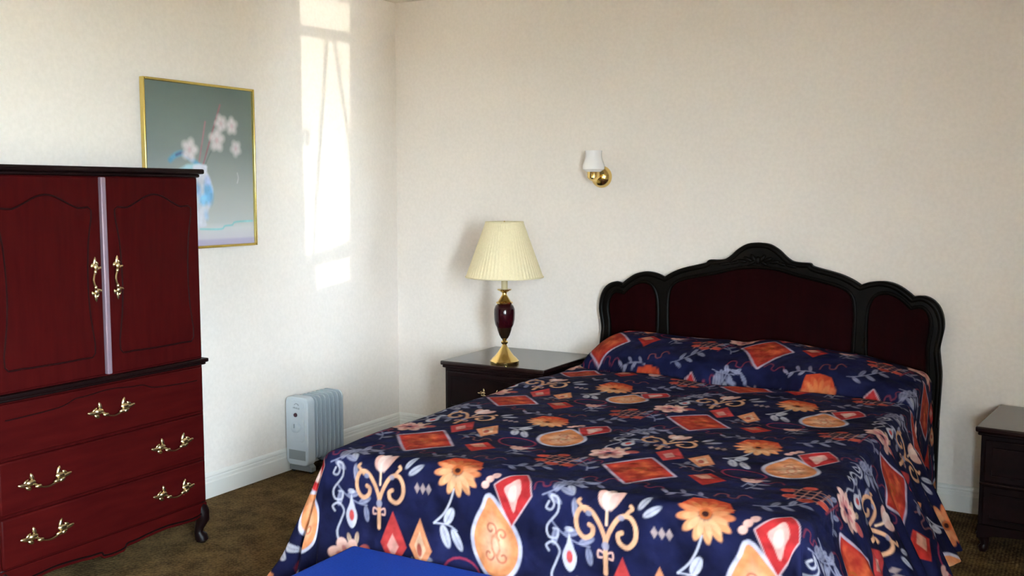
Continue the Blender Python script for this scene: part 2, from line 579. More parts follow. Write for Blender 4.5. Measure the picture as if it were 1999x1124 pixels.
# scalloped apron
half = [(0.0, 0.086), (0.045, 0.090), (0.058, 0.104), (0.10, 0.106), (0.16, 0.112), (0.25, 0.116), (0.33, 0.110), (0.40, 0.108), (0.445, 0.120)]
low = [(-x, z) for x, z in half[::-1]] + half[1:]
poly = [(-HWA, 0.172)] + [(-HWA, 0.12)] + low + [(HWA, 0.12)] + [(HWA, 0.172)]
MB().prism_xz(poly[::-1], FY - 0.006, FY + 0.016).build('apron', 'cherry_h', ar, smooth=False, bevel=0.003)
MB().tube([(x, FY - 0.006, z + 0.014) for x, z in catmull(low, 4)], 0.0035, 6).build('apron_bead', 'cherry_dark', ar)
for sx in (-1, 1):
    for sy in (-1, 1):
        x, y = sx * (HWA - 0.022), (FY + 0.022 if sy < 0 else BY - 0.03)
        k = 1.0 if sy < 0 else -1.0
        pts = [(x, y, 0.168), (x + sx * 0.010, y - k * 0.010, 0.13), (x + sx * 0.012, y - k * 0.012, 0.10), (x + sx * 0.002, y - k * 0.002, 0.066),
               (x - sx * 0.002, y, 0.045), (x + sx * 0.006, y - k * 0.006, 0.026), (x + sx * 0.009, y - k * 0.009, 0.010), (x + sx * 0.009, y - k * 0.009, 0.0)]
        MB().tube(pts, [0.026, 0.031, 0.028, 0.019, 0.018, 0.026, 0.026, 0.014], 12).build('leg', 'cherry_dark', ar)

# ------------------------------------------------------------------ print rasterising helpers
def s_step(d, w):
    return np.clip(0.5 - d / w, 0, 1)


class Paint:
    """paints flat print motifs on arrays of cloth coordinates"""

    def __init__(s, X, Y, base, px, period=None):
        s.X, s.Y, s.px, s.per = X, Y, px, period
        s.C = np.ones(X.shape + (3,)) * np.array(base)

    def rel(s, cx, cy):
        dx, dy = s.X - cx, s.Y - cy
        if s.per:
            dx = (dx + s.per[0] / 2) % s.per[0] - s.per[0] / 2
            dy = (dy + s.per[1] / 2) % s.per[1] - s.per[1] / 2
        return dx, dy

    def blend(s, m, col, mott=0.0, amount=1.0):
        m = (m * amount)[..., None]
        c = np.array(col)[None, None, :] if not isinstance(col, np.ndarray) or col.ndim == 1 else col
        if mott:
            c = c * (1 + mott * (s.NZ[..., None] - 0.5) * 2)
        s.C = s.C * (1 - m) + np.clip(c, 0, 1) * m

    def ell(s, cx, cy, rx, ry, rot, col, mott=0.0, amount=1.0, soft=1.0):
        dx, dy = s.rel(cx, cy)
        a = math.radians(rot)
        u = dx * math.cos(a) + dy * math.sin(a)
        v = -dx * math.sin(a) + dy * math.cos(a)
        d = (np.sqrt((u / rx) ** 2 + (v / ry) ** 2) - 1) * min(rx, ry)
        s.blend(s_step(d, s.px * 1.5 * soft), col, mott, amount)

    def polysdf(s, pts, cx, cy):
        dx, dy = s.rel(cx, cy)
        P = np.array(pts) - np.array([cx, cy])
        D = np.full(dx.shape, 1e9)
        inside = np.zeros(dx.shape, bool)
        n = len(P)
        for i in range(n):
            a, b = P[i], P[(i + 1) % n]
            e = b - a
            wx, wy = dx - a[0], dy - a[1]
            t = np.clip((wx * e[0] + wy * e[1]) / (e @ e + 1e-12), 0, 1)
            D = np.minimum(D, (wx - e[0] * t) ** 2 + (wy - e[1] * t) ** 2)
            c1 = (a[1] > dy) != (b[1] > dy)
            with np.errstate(divide='ignore', invalid='ignore'):
                xx = e[0] * (dy - a[1]) / (e[1] if abs(e[1]) > 1e-9 else 1e-9) + a[0]
            inside ^= c1 & (dx < xx)
        D = np.sqrt(D)
        return np.where(inside, -D, D)

    def poly(s, pts, col, mott=0.0, border=None, bw=0.0, amount=1.0, soft=1.0):
        p = np.array(pts, float)
        c = p.mean(0)
        d = s.polysdf(pts, c[0], c[1])
        if border is not None:
            s.blend(s_step(d - bw, s.px * 2 * soft), border, 0.25, amount)
        s.blend(s_step(d, s.px * 1.5 * soft), col, mott, amount)
        return d

    def stroke(s, pts, w, col, mott=0.0, amount=1.0, sub=5, soft=1.0, taper=None):
        pts = catmull(pts, sub) if sub else pts
        P = np.array(pts, float)
        c = P.mean(0)
        dx, dy = s.rel(c[0], c[1])
        P = P - c
        D = np.full(dx.shape, 1e9)
        n = len(P)
        for i in range(n - 1):
            a, b = P[i], P[i + 1]
            e = b - a
            wx, wy = dx - a[0], dy - a[1]
            t = np.clip((wx * e[0] + wy * e[1]) / (e @ e + 1e-12), 0, 1)
            ww = w if taper is None else w * (1 + (taper - 1) * i / (n - 1))
            D = np.minimum(D, np.sqrt((wx - e[0] * t) ** 2 + (wy - e[1] * t) ** 2) - ww / 2)
        s.blend(s_step(D, s.px * 1.5 * soft), col, mott, amount)


def smooth_noise(nx, ny, cells, periodic=True, seed=0):
    r = np.random.default_rng(seed)
    out = np.zeros((ny, nx))
    amp = 1.0
    for k in range(3):
        c = cells * 2 ** k
        g = r.random((c, c))
        yy = np.linspace(0, c, ny, endpoint=False)
        xx = np.linspace(0, c, nx, endpoint=False)
        y0i, x0i = np.floor(yy).astype(int), np.floor(xx).astype(int)
        fy, fx = (yy - y0i)[:, None], (xx - x0i)[None, :]
        fy, fx = fy * fy * (3 - 2 * fy), fx * fx * (3 - 2 * fx)
        G = lambda a_, b_: g[np.ix_(a_ % c, b_ % c)]
        out += amp * (G(y0i, x0i) * (1 - fy) * (1 - fx) + G(y0i + 1, x0i) * fy * (1 - fx) + G(y0i, x0i + 1) * (1 - fy) * fx + G(y0i + 1, x0i + 1) * fy * fx)
        amp *= 0.6
    out -= out.min()
    return out / out.max()


# ------------------------------------------------------------------ bedspread print: one repeat, origin at the daisy
TX, TY = 0.79, 0.715
NXT, NYT = 560, 506
gx = (np.arange(NXT) + 0.5) / NXT * TX - TX / 2
gy = (np.arange(NYT) + 0.5) / NYT * TY - TY / 2
GX, GY = np.meshgrid(gx, gy)
NAVY, NAVY2 = (0.009, 0.009, 0.030), (0.026, 0.030, 0.110)
RED, ORANGE, CREAM = (0.50, 0.045, 0.035), (0.72, 0.22, 0.075), (0.90, 0.62, 0.44)
PINK, LILAC, TAN, ROSE, WHITE = (0.80, 0.48, 0.42), (0.36, 0.36, 0.49), (0.78, 0.44, 0.27), (0.36, 0.06, 0.09), (0.64, 0.63, 0.72)
pt = Paint(GX, GY, NAVY, 0.0024, (TX, TY))
pt.NZ = smooth_noise(NXT, NYT, 24, seed=3)
n0 = smooth_noise(NXT, NYT, 9, seed=5)
pt.C = np.array(NAVY) * (1 - n0[..., None]) + np.array(NAVY2) * n0[..., None]


def leaf(cx, cy, L, Wd, rot, col=LILAC, am=0.9):
    pt.ell(cx, cy, L / 2, Wd / 2, rot, col, 0.35, am)
    a = math.radians(rot)
    pt.stroke([(cx - L * 0.4 * math.cos(a), cy - L * 0.4 * math.sin(a)), (cx + L * 0.4 * math.cos(a), cy + L * 0.4 * math.sin(a))], 0.003, NAVY2, 0, 0.4, 0)


def spray(x0, y0, ang, L, n, lw=0.045, col=LILAC, bend=25, am=0.85):
    pts = []
    for i in range(6):
        t = i / 5
        a = math.radians(ang + bend * t)
        pts.append((x0 + L * t * math.cos(a), y0 + L * t * math.sin(a)))
    pt.stroke(pts, 0.005, col, 0.2, am, 2)
    for i in range(n):
        t = (i + 0.8) / n
        a = math.radians(ang + bend * t)
        px_, py_ = x0 + L * t * math.cos(a), y0 + L * t * math.sin(a)
        s = 1 if i % 2 else -1
        b_ = math.radians(ang + bend * t + s * 55)
        leaf(px_ + math.cos(b_) * lw * 0.55, py_ + math.sin(b_) * lw * 0.55, lw, lw * 0.42, math.degrees(b_), col, am)


def scroll(cx, cy, r, a0, turns, w, col, sgn=1, am=1.0, shrink=0.25):
    n = 22
    pts = []
    for i in range(n):
        t = i / (n - 1)
        rr = r * (1 - (1 - shrink) * t)
        a = math.radians(a0) + sgn * turns * 2 * math.pi * t
        pts.append((cx + rr * math.cos(a), cy + rr * math.sin(a)))
    pt.stroke(pts, w, col, 0.25, am, 0)
    return pts[0]


def squiggle(cx, cy, k, col, w=0.0055, am=0.7, rot=0):
    base = [(-0.05, -0.012), (-0.035, 0.015), (-0.012, 0.012), (-0.01, -0.012), (0.012, -0.016), (0.022, 0.010), (0.04, 0.018), (0.055, -0.002)]
    a = math.radians(rot)
    pt.stroke([(cx + k * (x * math.cos(a) - y * math.sin(a)), cy + k * (x * math.sin(a) + y * math.cos(a))) for x, y in base], w, col, 0.3, am, 4)


# background squiggles, sprays and leaves
for (x, y, k, r_, c_) in ((-0.36, 0.135, 1.1, 5, ROSE), (-0.20, 0.13, 0.9, -20, ROSE), (0.04, 0.15, 1.0, 15, (0.42, 0.12, 0.10)), (0.10, 0.345, 1.0, -10, ROSE),
                          (0.30, 0.02, 0.8, 30, ROSE), (-0.12, 0.36, 1.0, 10, (0.40, 0.16, 0.14)), (0.34, 0.31, 0.8, -30, ROSE)):
    squiggle(x, y, k, c_, rot=r_)
spray(-0.47, 0.075, -20, 0.13, 5, 0.042)
leaf(-0.445, 0.020, 0.05, 0.022, 75)
leaf(-0.405, 0.015, 0.045, 0.024, -60, WHITE, 0.75)
leaf(-0.385, -0.045, 0.060, 0.020, 95, LILAC)
leaf(-0.175, 0.005, 0.055, 0.020, 60, WHITE, 0.7)
leaf(-0.150, -0.020, 0.060, 0.022, 35, WHITE, 0.75)
spray(0.11, 0.105, 10, 0.16, 6, 0.045)
spray(0.30, -0.02, 25, 0.15, 7, 0.05)
spray(0.33, -0.09, -50, 0.13, 5, 0.05)
spray(0.06, 0.24, 60, 0.11, 5, 0.038, (0.34, 0.33, 0.42))
spray(-0.20, 0.37, 20, 0.13, 6, 0.036, (0.36, 0.34, 0.42))
spray(-0.02, 0.10, 160, 0.12, 5, 0.034, (0.36, 0.34, 0.44))
spray(0.36, 0.20, 100, 0.12, 5, 0.04)
# light s-curls and the small drop
pt.stroke([(-0.468, -0.035), (-0.478, -0.055), (-0.462, -0.058), (-0.452, -0.040), (-0.462, -0.018), (-0.440, -0.022), (-0.440, -0.06), (-0.475, -0.105), (-0.470, -0.135), (-0.445, -0.135), (-0.440, -0.112), (-0.455, -0.110)], 0.0065, WHITE, 0.2, 0.8, 4)
pt.stroke([(-0.470, -0.175), (-0.478, -0.160), (-0.455, -0.148), (-0.436, -0.17), (-0.446, -0.20), (-0.462, -0.24), (-0.455, -0.275)], 0.0065, WHITE, 0.2, 0.8, 4)
pt.poly(catmull([(-0.405, -0.115), (-0.413, -0.145), (-0.428, -0.18), (-0.420, -0.212), (-0.405, -0.225), (-0.390, -0.212), (-0.382, -0.18), (-0.397, -0.145)], 3, True), WHITE, 0.15)
pt.ell(-0.405, -0.183, 0.010, 0.018, 0, (0.62, 0.10, 0.10), 0.2)
pt.ell(-0.405, -0.105, 0.014, 0.008, 0, WHITE, 0.2, 0.7)
leaf(-0.385, -0.255, 0.04, 0.018, 80, CREAM, 0.7)
leaf(-0.415, -0.262, 0.04, 0.018, 110, CREAM, 0.7)
# ram-horn scroll with stalk
for s in (-1, 1):
    c0 = -0.292
    P = [(0, -0.125), (0.018, -0.085), (0.045, -0.050), (0.075, -0.045), (0.093, -0.070), (0.092, -0.105), (0.070, -0.128), (0.045, -0.118), (0.040, -0.098), (0.052, -0.090)]
    if s < 0:
        P = [(x * 0.95, y + 0.008) for x, y in P]
    pt.stroke([(c0 + s * x, y) for x, y in P], 0.0135, TAN, 0.3, 1, 5)
    pt.stroke([(c0 + s * 0.062, -0.044), (c0 + s * 0.074, -0.030), (c0 + s * 0.084, -0.022), (c0 + s * 0.078, -0.014)], 0.010, TAN, 0.3, 1, 4)
    pt.ell(c0 + s * 0.050, -0.050, 0.010, 0.008, 0, LILAC, 0.2, 0.8)
    pt.stroke([(c0 + s * 0.006, -0.155), (c0 + s * 0.022, -0.150), (c0 + s * 0.024, -0.168), (c0 + s * 0.012, -0.168)], 0.006, PINK, 0.2, 1, 4)
pt.stroke([(-0.292, -0.115), (-0.292, -0.21)], 0.015, TAN, 0.25, 1, 0, 1, 0.6)
pt.ell(-0.292, -0.135, 0.012, 0.012, 0, LILAC, 0.2, 0.9)
# tulip
pt.stroke([(-0.285, -0.035), (-0.288, -0.075)], 0.008, CREAM, 0.2, 1, 0)
for (dx, dy, rx, ry, ro, c_) in ((-0.022, 0.008, 0.015, 0.036, 14, PINK), (0.022, 0.008, 0.015, 0.036, -22, PINK), (0.0, 0.008, 0.017, 0.038, 0, (0.86, 0.64, 0.60)), (-0.010, 0, 0.013, 0.034, 8, (0.88, 0.68, 0.64)), (0.012, 0, 0.012, 0.033, -12, (0.82, 0.55, 0.50))):
    pt.ell(-0.280 + dx, -0.002 + dy, rx, ry, ro, c_, 0.2)
# beads
for k in range(3):
    pt.poly([(-0.155 + 0.022 * k, -0.075), (-0.144 + 0.022 * k, -0.058), (-0.133 + 0.022 * k, -0.075), (-0.144 + 0.022 * k, -0.092)], (0.55, 0.42, 0.40), 0.3, amount=0.8)
# paired kites under the scroll
pt.poly([(-0.237, -0.155), (-0.185, -0.265), (-0.235, -0.335), (-0.285, -0.255)], (0.58, 0.07, 0.07), 0.35)
pt.poly([(-0.238, -0.225), (-0.215, -0.265), (-0.235, -0.300), (-0.258, -0.262)], PINK, 0.4, amount=0.75)
pt.poly([(-0.130, -0.165), (-0.085, -0.260), (-0.120, -0.325), (-0.175, -0.255)], (0.80, 0.34, 0.18), 0.3)
pt.poly([(-0.130, -0.205), (-0.105, -0.260), (-0.125, -0.295), (-0.152, -0.252)], CREAM, 0.35, amount=0.85)
pt.ell(-0.130, -0.262, 0.010, 0.020, 10, RED, 0.3, 0.8)
# kite over the daisy
pt.poly([(-0.070, 0.345), (-0.010, 0.290), (-0.060, 0.205), (-0.125, 0.280)], RED, 0.45)
pt.poly([(-0.078, 0.325), (-0.045, 0.292), (-0.080, 0.268), (-0.112, 0.290)], CREAM, 0.4, amount=0.55)
# big red diamond
dm = catmull([(-0.395, 0.275), (-0.335, 0.325), (-0.275, 0.385), (-0.215, 0.315), (-0.160, 0.245), (-0.215, 0.195), (-0.275, 0.130), (-0.335, 0.200)], 1, True)
d = pt.poly(dm, RED, 0.3, (0.55, 0.45, 0.56), 0.010)
pt.blend(s_step(d + 0.022, 0.03), ORANGE, 0.5, 0.55 * np.clip(pt.NZ * 1.6 - 0.2, 0, 1))
scroll(-0.275, 0.262, 0.022, 0, 1.2, 0.006, (0.40, 0.14, 0.03), 1, 0.7)
scroll(-0.295, 0.250, 0.018, 180, 1.0, 0.005, (0.45, 0.10, 0.03), -1, 0.6)
# teardrop with scrolls, then the red kite with a pale heart
td = catmull([(0.120, -0.060), (0.100, -0.095), (0.075, -0.140), (0.062, -0.185), (0.072, -0.235), (0.105, -0.275), (0.145, -0.287), (0.185, -0.272), (0.212, -0.232), (0.218, -0.185), (0.200, -0.140), (0.165, -0.100)], 4, True)
d = pt.poly(td, (0.80, 0.33, 0.15), 0.3, (0.62, 0.60, 0.74), 0.012)
pt.blend(s_step(d + 0.035, 0.035), CREAM, 0.3, 0.75)
for (x, y, r_, a0, t_, sg) in ((0.125, -0.150, 0.022, -60, 1.1, 1), (0.165, -0.160, 0.020, 240, 1.1, -1), (0.120, -0.225, 0.022, 60, 1.0, -1), (0.168, -0.225, 0.022, 120, 1.0, 1)):
    scroll(x, y, r_, a0, t_, 0.006, (0.58, 0.16, 0.10), sg, 0.8)
pt.ell(0.143, -0.195, 0.017, 0.034, 10, (0.82, 0.36, 0.22), 0.2, 0.8)
pt.ell(0.143, -0.195, 0.010, 0.022, 10, CREAM, 0.2, 0.9)
kd = [(0.222, 0.050), (0.250, 0.010), (0.262, -0.030), (0.228, -0.080), (0.196, -0.128), (0.165, -0.080), (0.138, -0.020), (0.180, 0.020)]
pt.poly(kd, (0.56, 0.045, 0.050), 0.3, (0.72, 0.52, 0.56), 0.004)
pt.poly(catmull([(0.212, 0.015), (0.228, -0.02), (0.215, -0.05), (0.203, -0.09), (0.185, -0.055), (0.170, -0.025), (0.190, -0.005)], 3, True), (0.86, 0.52, 0.48), 0.3, amount=0.9)
pt.ell(0.199, -0.035, 0.014, 0.026, -10, (0.88, 0.68, 0.62), 0.2, 0.9)
for q in ((0.118, -0.005), (0.135, 0.012), (0.105, -0.025)):
    pt.ell(q[0], q[1], 0.014, 0.011, 30, PINK, 0.2)
# lattice with blossoms
for k in range(4):
    o_ = -0.04 + 0.027 * k
    pt.stroke([(0.235 + o_ - 0.01, 0.205), (0.235 + o_ + 0.012, 0.315)], 0.005, (0.55, 0.26, 0.20), 0.3, 0.9, 0)
    pt.stroke([(0.180, 0.262 + o_), (0.300, 0.255 + o_)], 0.005, (0.55, 0.26, 0.20), 0.3, 0.9, 0)
for (x, y) in ((0.172, 0.285), (0.185, 0.235), (0.235, 0.212), (0.285, 0.225), (0.23, 0.325)):
    pt.ell(x, y, 0.021, 0.017, 20, (0.55, 0.10, 0.07), 0.4)
pt.stroke([(0.30, 0.200), (0.325, 0.330)], 0.006, ROSE, 0.2, 0.9, 0)
# ring with tulip
ring = [(0.02 + 0.068 * math.cos(a_ * math.pi / 9), 0.40 + 0.052 * math.sin(a_ * math.pi / 9)) for a_ in range(19)]
pt.stroke(ring, 0.007, (0.42, 0.05, 0.10), 0.2, 0.9, 0)
for (dx, ro) in ((-0.016, 25), (0.016, -25), (0, 0)):
    pt.ell(0.055 + dx, 0.335, 0.013, 0.024, ro, PINK, 0.25, 0.9)
pt.stroke([(0.053, 0.315), (0.045, 0.255)], 0.005, LILAC, 0.2, 0.8, 0)
# pale pink open blossom
for k in range(7):
    a_ = 2 * math.pi * k / 7 + 0.2
    pt.ell(-0.425 + 0.043 * math.cos(a_), 0.395 + 0.038 * math.sin(a_), 0.027, 0.021, math.degrees(a_), (0.82, 0.52, 0.46), 0.3)
for k in range(7):
    a_ = 2 * math.pi * k / 7 + 0.2
    pt.ell(-0.425 + 0.026 * math.cos(a_), 0.395 + 0.023 * math.sin(a_), 0.016, 0.009, math.degrees(a_), (0.58, 0.18, 0.20), 0.3, 0.75)
pt.ell(-0.355, 0.425, 0.024, 0.018, 20, (0.66, 0.16, 0.14), 0.4, 0.8)
# daisy with stem
pt.poly([(-0.075, 0.02), (-0.055, 0.085), (0.0, 0.098), (0.050, 0.085), (0.075, 0.02), (0, 0)], (0.62, 0.09, 0.04), 0.3)
pt.stroke([(-0.008, -0.06), (-0.022, -0.10), (-0.045, -0.14), (-0.078, -0.172)], 0.0065, WHITE, 0.15, 0.85, 4)
pt.stroke([(-0.078, -0.172), (-0.03, -0.172), (0.0, -0.185)], 0.005, WHITE, 0.15, 0.8, 3)
leaf(-0.026, -0.145, 0.058, 0.030, 62, WHITE, 0.9)
leaf(-0.040, -0.208, 0.070, 0.030, -72, WHITE, 0.9)
leaf(0.000, -0.212, 0.068, 0.028, -60, WHITE, 0.9)
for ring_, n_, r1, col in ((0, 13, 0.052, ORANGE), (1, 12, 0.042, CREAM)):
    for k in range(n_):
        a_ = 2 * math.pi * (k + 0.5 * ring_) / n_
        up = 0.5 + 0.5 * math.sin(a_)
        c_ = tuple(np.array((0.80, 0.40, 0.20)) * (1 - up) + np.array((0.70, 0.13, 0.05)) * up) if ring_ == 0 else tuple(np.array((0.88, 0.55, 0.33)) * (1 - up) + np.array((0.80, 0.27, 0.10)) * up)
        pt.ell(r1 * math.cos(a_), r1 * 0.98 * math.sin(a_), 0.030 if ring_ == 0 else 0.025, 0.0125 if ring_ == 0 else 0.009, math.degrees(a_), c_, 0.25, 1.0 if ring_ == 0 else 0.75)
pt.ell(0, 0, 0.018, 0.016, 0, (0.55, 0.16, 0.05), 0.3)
pt.ell(0, 0, 0.010, 0.009, 0, (0.06, 0.02, 0.02), 0.1)
TILE = np.clip(pt.C, 0, 1) ** 1.12 * 0.70


def sample_tile(u, v):
    fx = (u / TX + 0.5) * NXT - 0.5
    fy = (v / TY + 0.5) * NYT - 0.5
    x0i, y0i = np.floor(fx).astype(int), np.floor(fy).astype(int)
    ax, ay = (fx - x0i)[..., None], (fy - y0i)[..., None]
    g = lambda yy, xx: TILE[yy % NYT, xx % NXT]
    return g(y0i, x0i) * (1 - ax) * (1 - ay) + g(y0i, x0i + 1) * ax * (1 - ay) + g(y0i + 1, x0i) * (1 - ax) * ay + g(y0i + 1, x0i + 1) * ax * ay


def colour_mesh(name, V, quads, cols, m, parent=None):
    me = bpy.data.meshes.new(name)
    nv, nf = len(V), len(quads)
    me.vertices.add(nv)
    me.vertices.foreach_set('co', np.ascontiguousarray(V, dtype=np.float32).ravel())
    me.loops.add(nf * 4)
    me.loops.foreach_set('vertex_index', np.ascontiguousarray(quads, dtype=np.int32).ravel())
    me.polygons.add(nf)
    me.polygons.foreach_set('loop_start', np.arange(0, nf * 4, 4, dtype=np.int32))
    me.polygons.foreach_set('use_smooth', np.ones(nf, dtype=bool))
    me.update(calc_edges=True)
    at = me.color_attributes.new('print', 'FLOAT_COLOR', 'POINT')
    at.data.foreach_set('color', np.concatenate([cols, np.ones((nv, 1))], 1).astype(np.float32).ravel())
    me.materials.append(M[m])
    me.validate()
    o = bpy.data.objects.new(name, me)
    COL.objects.link(o)
    if parent is not None:
        o.parent = parent
    return o


# ------------------------------------------------------------------ bed
BX, BXL, BXR, BYF, BZT = -1.39, -2.15, -0.63, 2.60, 0.602
bed = thing('bed', 'bed with a dark scalloped headboard against the cream back wall', 'bed', (BX, 3.75, 0))
ox, oy = BX, 3.75
MB().box(BXL + 0.03 - ox, BXR - 0.03 - ox, BYF + 0.04 - oy, 4.80 - oy, 0.12, 0.33).build('box_spring', 'mattress', bed, bevel=0.02)
MB().box(BXL + 0.025 - ox, BXR - 0.025 - ox, BYF + 0.03 - oy, 4.80 - oy, 0.332, 0.552).build('mattress', 'mattress', bed, bevel=0.045, seg=4)
for sx in (-1, 1):
    for yy in (BYF + 0.15, 4.6):
        MB().lathe([(0.02, 0.0), (0.03, 0.01), (0.03, 0.118)], 12, (sx * 0.66, yy - oy, 0)).build('leg', 'black', bed)

HB_FRONT = 4.862
prof_r = [(0.0, 1.203), (0.05, 1.197), (0.095, 1.172), (0.134, 1.137), (0.166, 1.118), (0.21, 1.113), (0.246, 1.112), (0.258, 1.100), (0.29, 1.090),
          (0.38, 1.068), (0.44, 1.044), (0.487, 1.016), (0.535, 1.034), (0.592, 1.040), (0.645, 1.026), (0.69, 0.997), (0.720, 0.972), (0.745, 0.980),
          (0.768, 0.980), (0.80, 0.964), (0.826, 0.935), (0.842, 0.893), (0.847, 0.845), (0.838, 0.79), (0.832, 0.745), (0.838, 0.69), (0.845, 0.62), (0.842, 0.5), (0.838, 0.40)]
valleys = (0.487, 0.720)


def smooth_half(pr):
    segs, cur = [], [pr[0]]
    for p in pr[1:]:
        cur.append(p)
        if p[0] in valleys and len(segs) < 2:
            segs.append(cur)
            cur = [p]
    segs.append(cur)
    out = []
    for s_ in segs:
        c_ = catmull(s_, 4)
        out += c_ if not out else c_[1:]
    return out


hr = smooth_half(prof_r)
outline = [(-x, z) for x, z in hr[::-1]] + hr[1:]


def mirror(p):
    return [(-x, z) for x, z in p[::-1]]


cen_half = catmull([(0.0, 1.086), (0.10, 1.078), (0.20, 1.052), (0.29, 1.034), (0.38, 1.012), (0.432, 0.985), (0.456, 0.94), (0.462, 0.85), (0.458, 0.72), (0.452, 0.60), (0.452, 0.46)], 3)
P_CEN = mirror(cen_half)[:-1] + cen_half
side = catmull([(0.515, 0.46), (0.518, 0.62), (0.512, 0.75), (0.512, 0.86), (0.522, 0.93), (0.548, 0.974), (0.592, 0.990), (0.640, 0.978), (0.678, 0.952), (0.706, 0.924)], 3) + \
    catmull([(0.722, 0.930), (0.752, 0.932), (0.776, 0.912), (0.792, 0.875), (0.795, 0.83), (0.786, 0.77), (0.784, 0.70), (0.790, 0.60), (0.790, 0.46)], 3)
P_R = side
P_L = mirror(side)


def flat_curve_mesh(name, loops, depth, bev):
    cu = bpy.data.curves.new(name, 'CURVE')
    cu.dimensions = '2D'
    cu.fill_mode = 'BOTH'
    cu.extrude = depth / 2 - bev
    cu.bevel_depth = bev
    cu.bevel_resolution = 2
    cu.offset = -bev
    for lp in loops:
        sp = cu.splines.new('POLY')
        sp.points.add(len(lp) - 1)
        sp.points.foreach_set('co', np.array([(x, z, 0, 1) for x, z in lp], float).ravel())
        sp.use_cyclic_u = True
    o = bpy.data.objects.new(name, cu)
    COL.objects.link(o)
    dg = bpy.context.evaluated_depsgraph_get()
    me = bpy.data.meshes.new_from_object(o.evaluated_get(dg))
    bpy.data.objects.remove(o)
    bpy.data.curves.remove(cu)
    # curve plane XY -> XZ, thickness along Y
    co = np.empty(len(me.vertices) * 3)
    me.vertices.foreach_get('co', co)
    co = co.reshape(-1, 3)
    co = np.stack([co[:, 0], -co[:, 2], co[:, 1]], 1)
    me.vertices.foreach_set('co', co.ravel())
    me.update()
    me.materials.clear()
    return me


hb_y = HB_FRONT + 0.025 - oy
hb = link('headboard', flat_curve_mesh('headboard', [outline, P_CEN, P_L, P_R], 0.05, 0.008), 'ebony', bed, loc=(0, hb_y, 0))
for lp in (P_L, P_CEN, P_R):
    c_ = np.array(lp)
    big = [tuple(p) for p in (c_ - c_.mean(0)) * (1.06, 1.04) + c_.mean(0)]
    link('panel', flat_curve_mesh('panel', [big], 0.016, 0.002), 'hb_panel', hb, loc=(0, 0.010, 0))
    MB().tube([(x, -0.022, z) for x, z in lp], 0.009, 8, True).build('panel_bead', 'ebony', hb)
MB().tube([(x * 0.984, -0.018, z - 0.012) for x, z in outline], 0.014, 10).build('rim_moulding', 'ebony', hb)
cr = MB()
for s in (-1, 1):
    for (x, z, rx, rz, a_) in ((0.022, 1.128, 0.024, 0.011, 55), (0.048, 1.122, 0.026, 0.010, 25), (0.080, 1.112, 0.028, 0.010, 5), (0.115, 1.104, 0.026, 0.009, -15), (0.03, 1.105, 0.022, 0.009, -30), (0.16, 1.096, 0.03, 0.008, -12)):
        cr.ellipsoid((s * x, -0.027, z), (rx, 0.008, rz), Matrix.Rotation(-math.radians(a_) * s, 3, 'Y'))
cr.ellipsoid((0, -0.028, 1.118), (0.014, 0.010, 0.020))
cr.build('crest_carving', 'ebony', hb)
for s in (-1, 1):
    MB().box(s * 0.80 - 0.04, s * 0.80 + 0.04, -0.02, 0.022, 0.0, 0.42).build('post', 'ebony', hb, bevel=0.004)

# bedspread: cloth laid over mattress and pillows, hanging on three sides
DROP = 0.555
step = 0.0036
us = np.arange(BXL - DROP, BXR + DROP + step, step)
vs = np.arange(BYF - DROP, 4.852, step)
U, V = np.meshgrid(us, vs)
du = np.where(U < BXL, BXL - U, np.where(U > BXR, U - BXR, 0.0))
sx = np.where(U < BXL, -1.0, 1.0)
dv = np.maximum(BYF - V, 0)
s_ = np.hypot(du, dv)
sd = np.maximum(s_, 1e-6)
dirx, diry = sx * du / sd, -dv / sd
R0 = 0.048
arc = R0 * math.pi / 2
ang = np.clip(s_ / R0, 0, math.pi / 2)
t = np.maximum(s_ - arc, 0)
wf, ws = diry ** 2, dirx ** 2
corner = 4 * wf * ws
slack = 1 - np.clip((V - 4.16) / 0.17, 0, 1) * 0.85        # hangs straight beside the nightstands
left = sx < 0
flare = np.radians(8.0) * wf + ws * np.where(left, np.radians(15.0), np.radians(25.0)) * slack + corner * np.radians(7.0)
out = R0 * np.sin(ang) + t * np.sin(flare)
down = R0 * (1 - np.cos(ang)) + t * np.cos(flare)
# hanging folds
wave_f = 0.55 * np.sin(U * 17.0 + 0.6) + 0.45 * np.sin(U * 29.0 + 1.1) + 0.25 * np.sin(U * 47 + 2)
wave_s = 0.6 * np.sin(V * 19.0 + 1.0 + 3 * t) + 0.5 * np.sin(V * 33.0 + 0.3) + 0.25 * np.sin(V * 55)
amp = t * np.where(left, 0.035, 0.11) * slack
out = out + t * 0.045 * wave_f * wf + amp * wave_s * ws
theta = np.degrees(np.arctan2(dv, du + 1e-9))      # 0 = side, 90 = foot
pleat = -0.30 * np.exp(-((theta - 52) / 5.0) ** 2) + 0.10 * np.exp(-((theta - 68) / 9.0) ** 2) + 0.12 * np.exp(-((theta - 34) / 10.0) ** 2)
out = out + np.where((du > 0) & (dv > 0), pleat * t, 0)
Ucl, Vcl = np.clip(U, BXL, BXR), np.maximum(V, BYF)
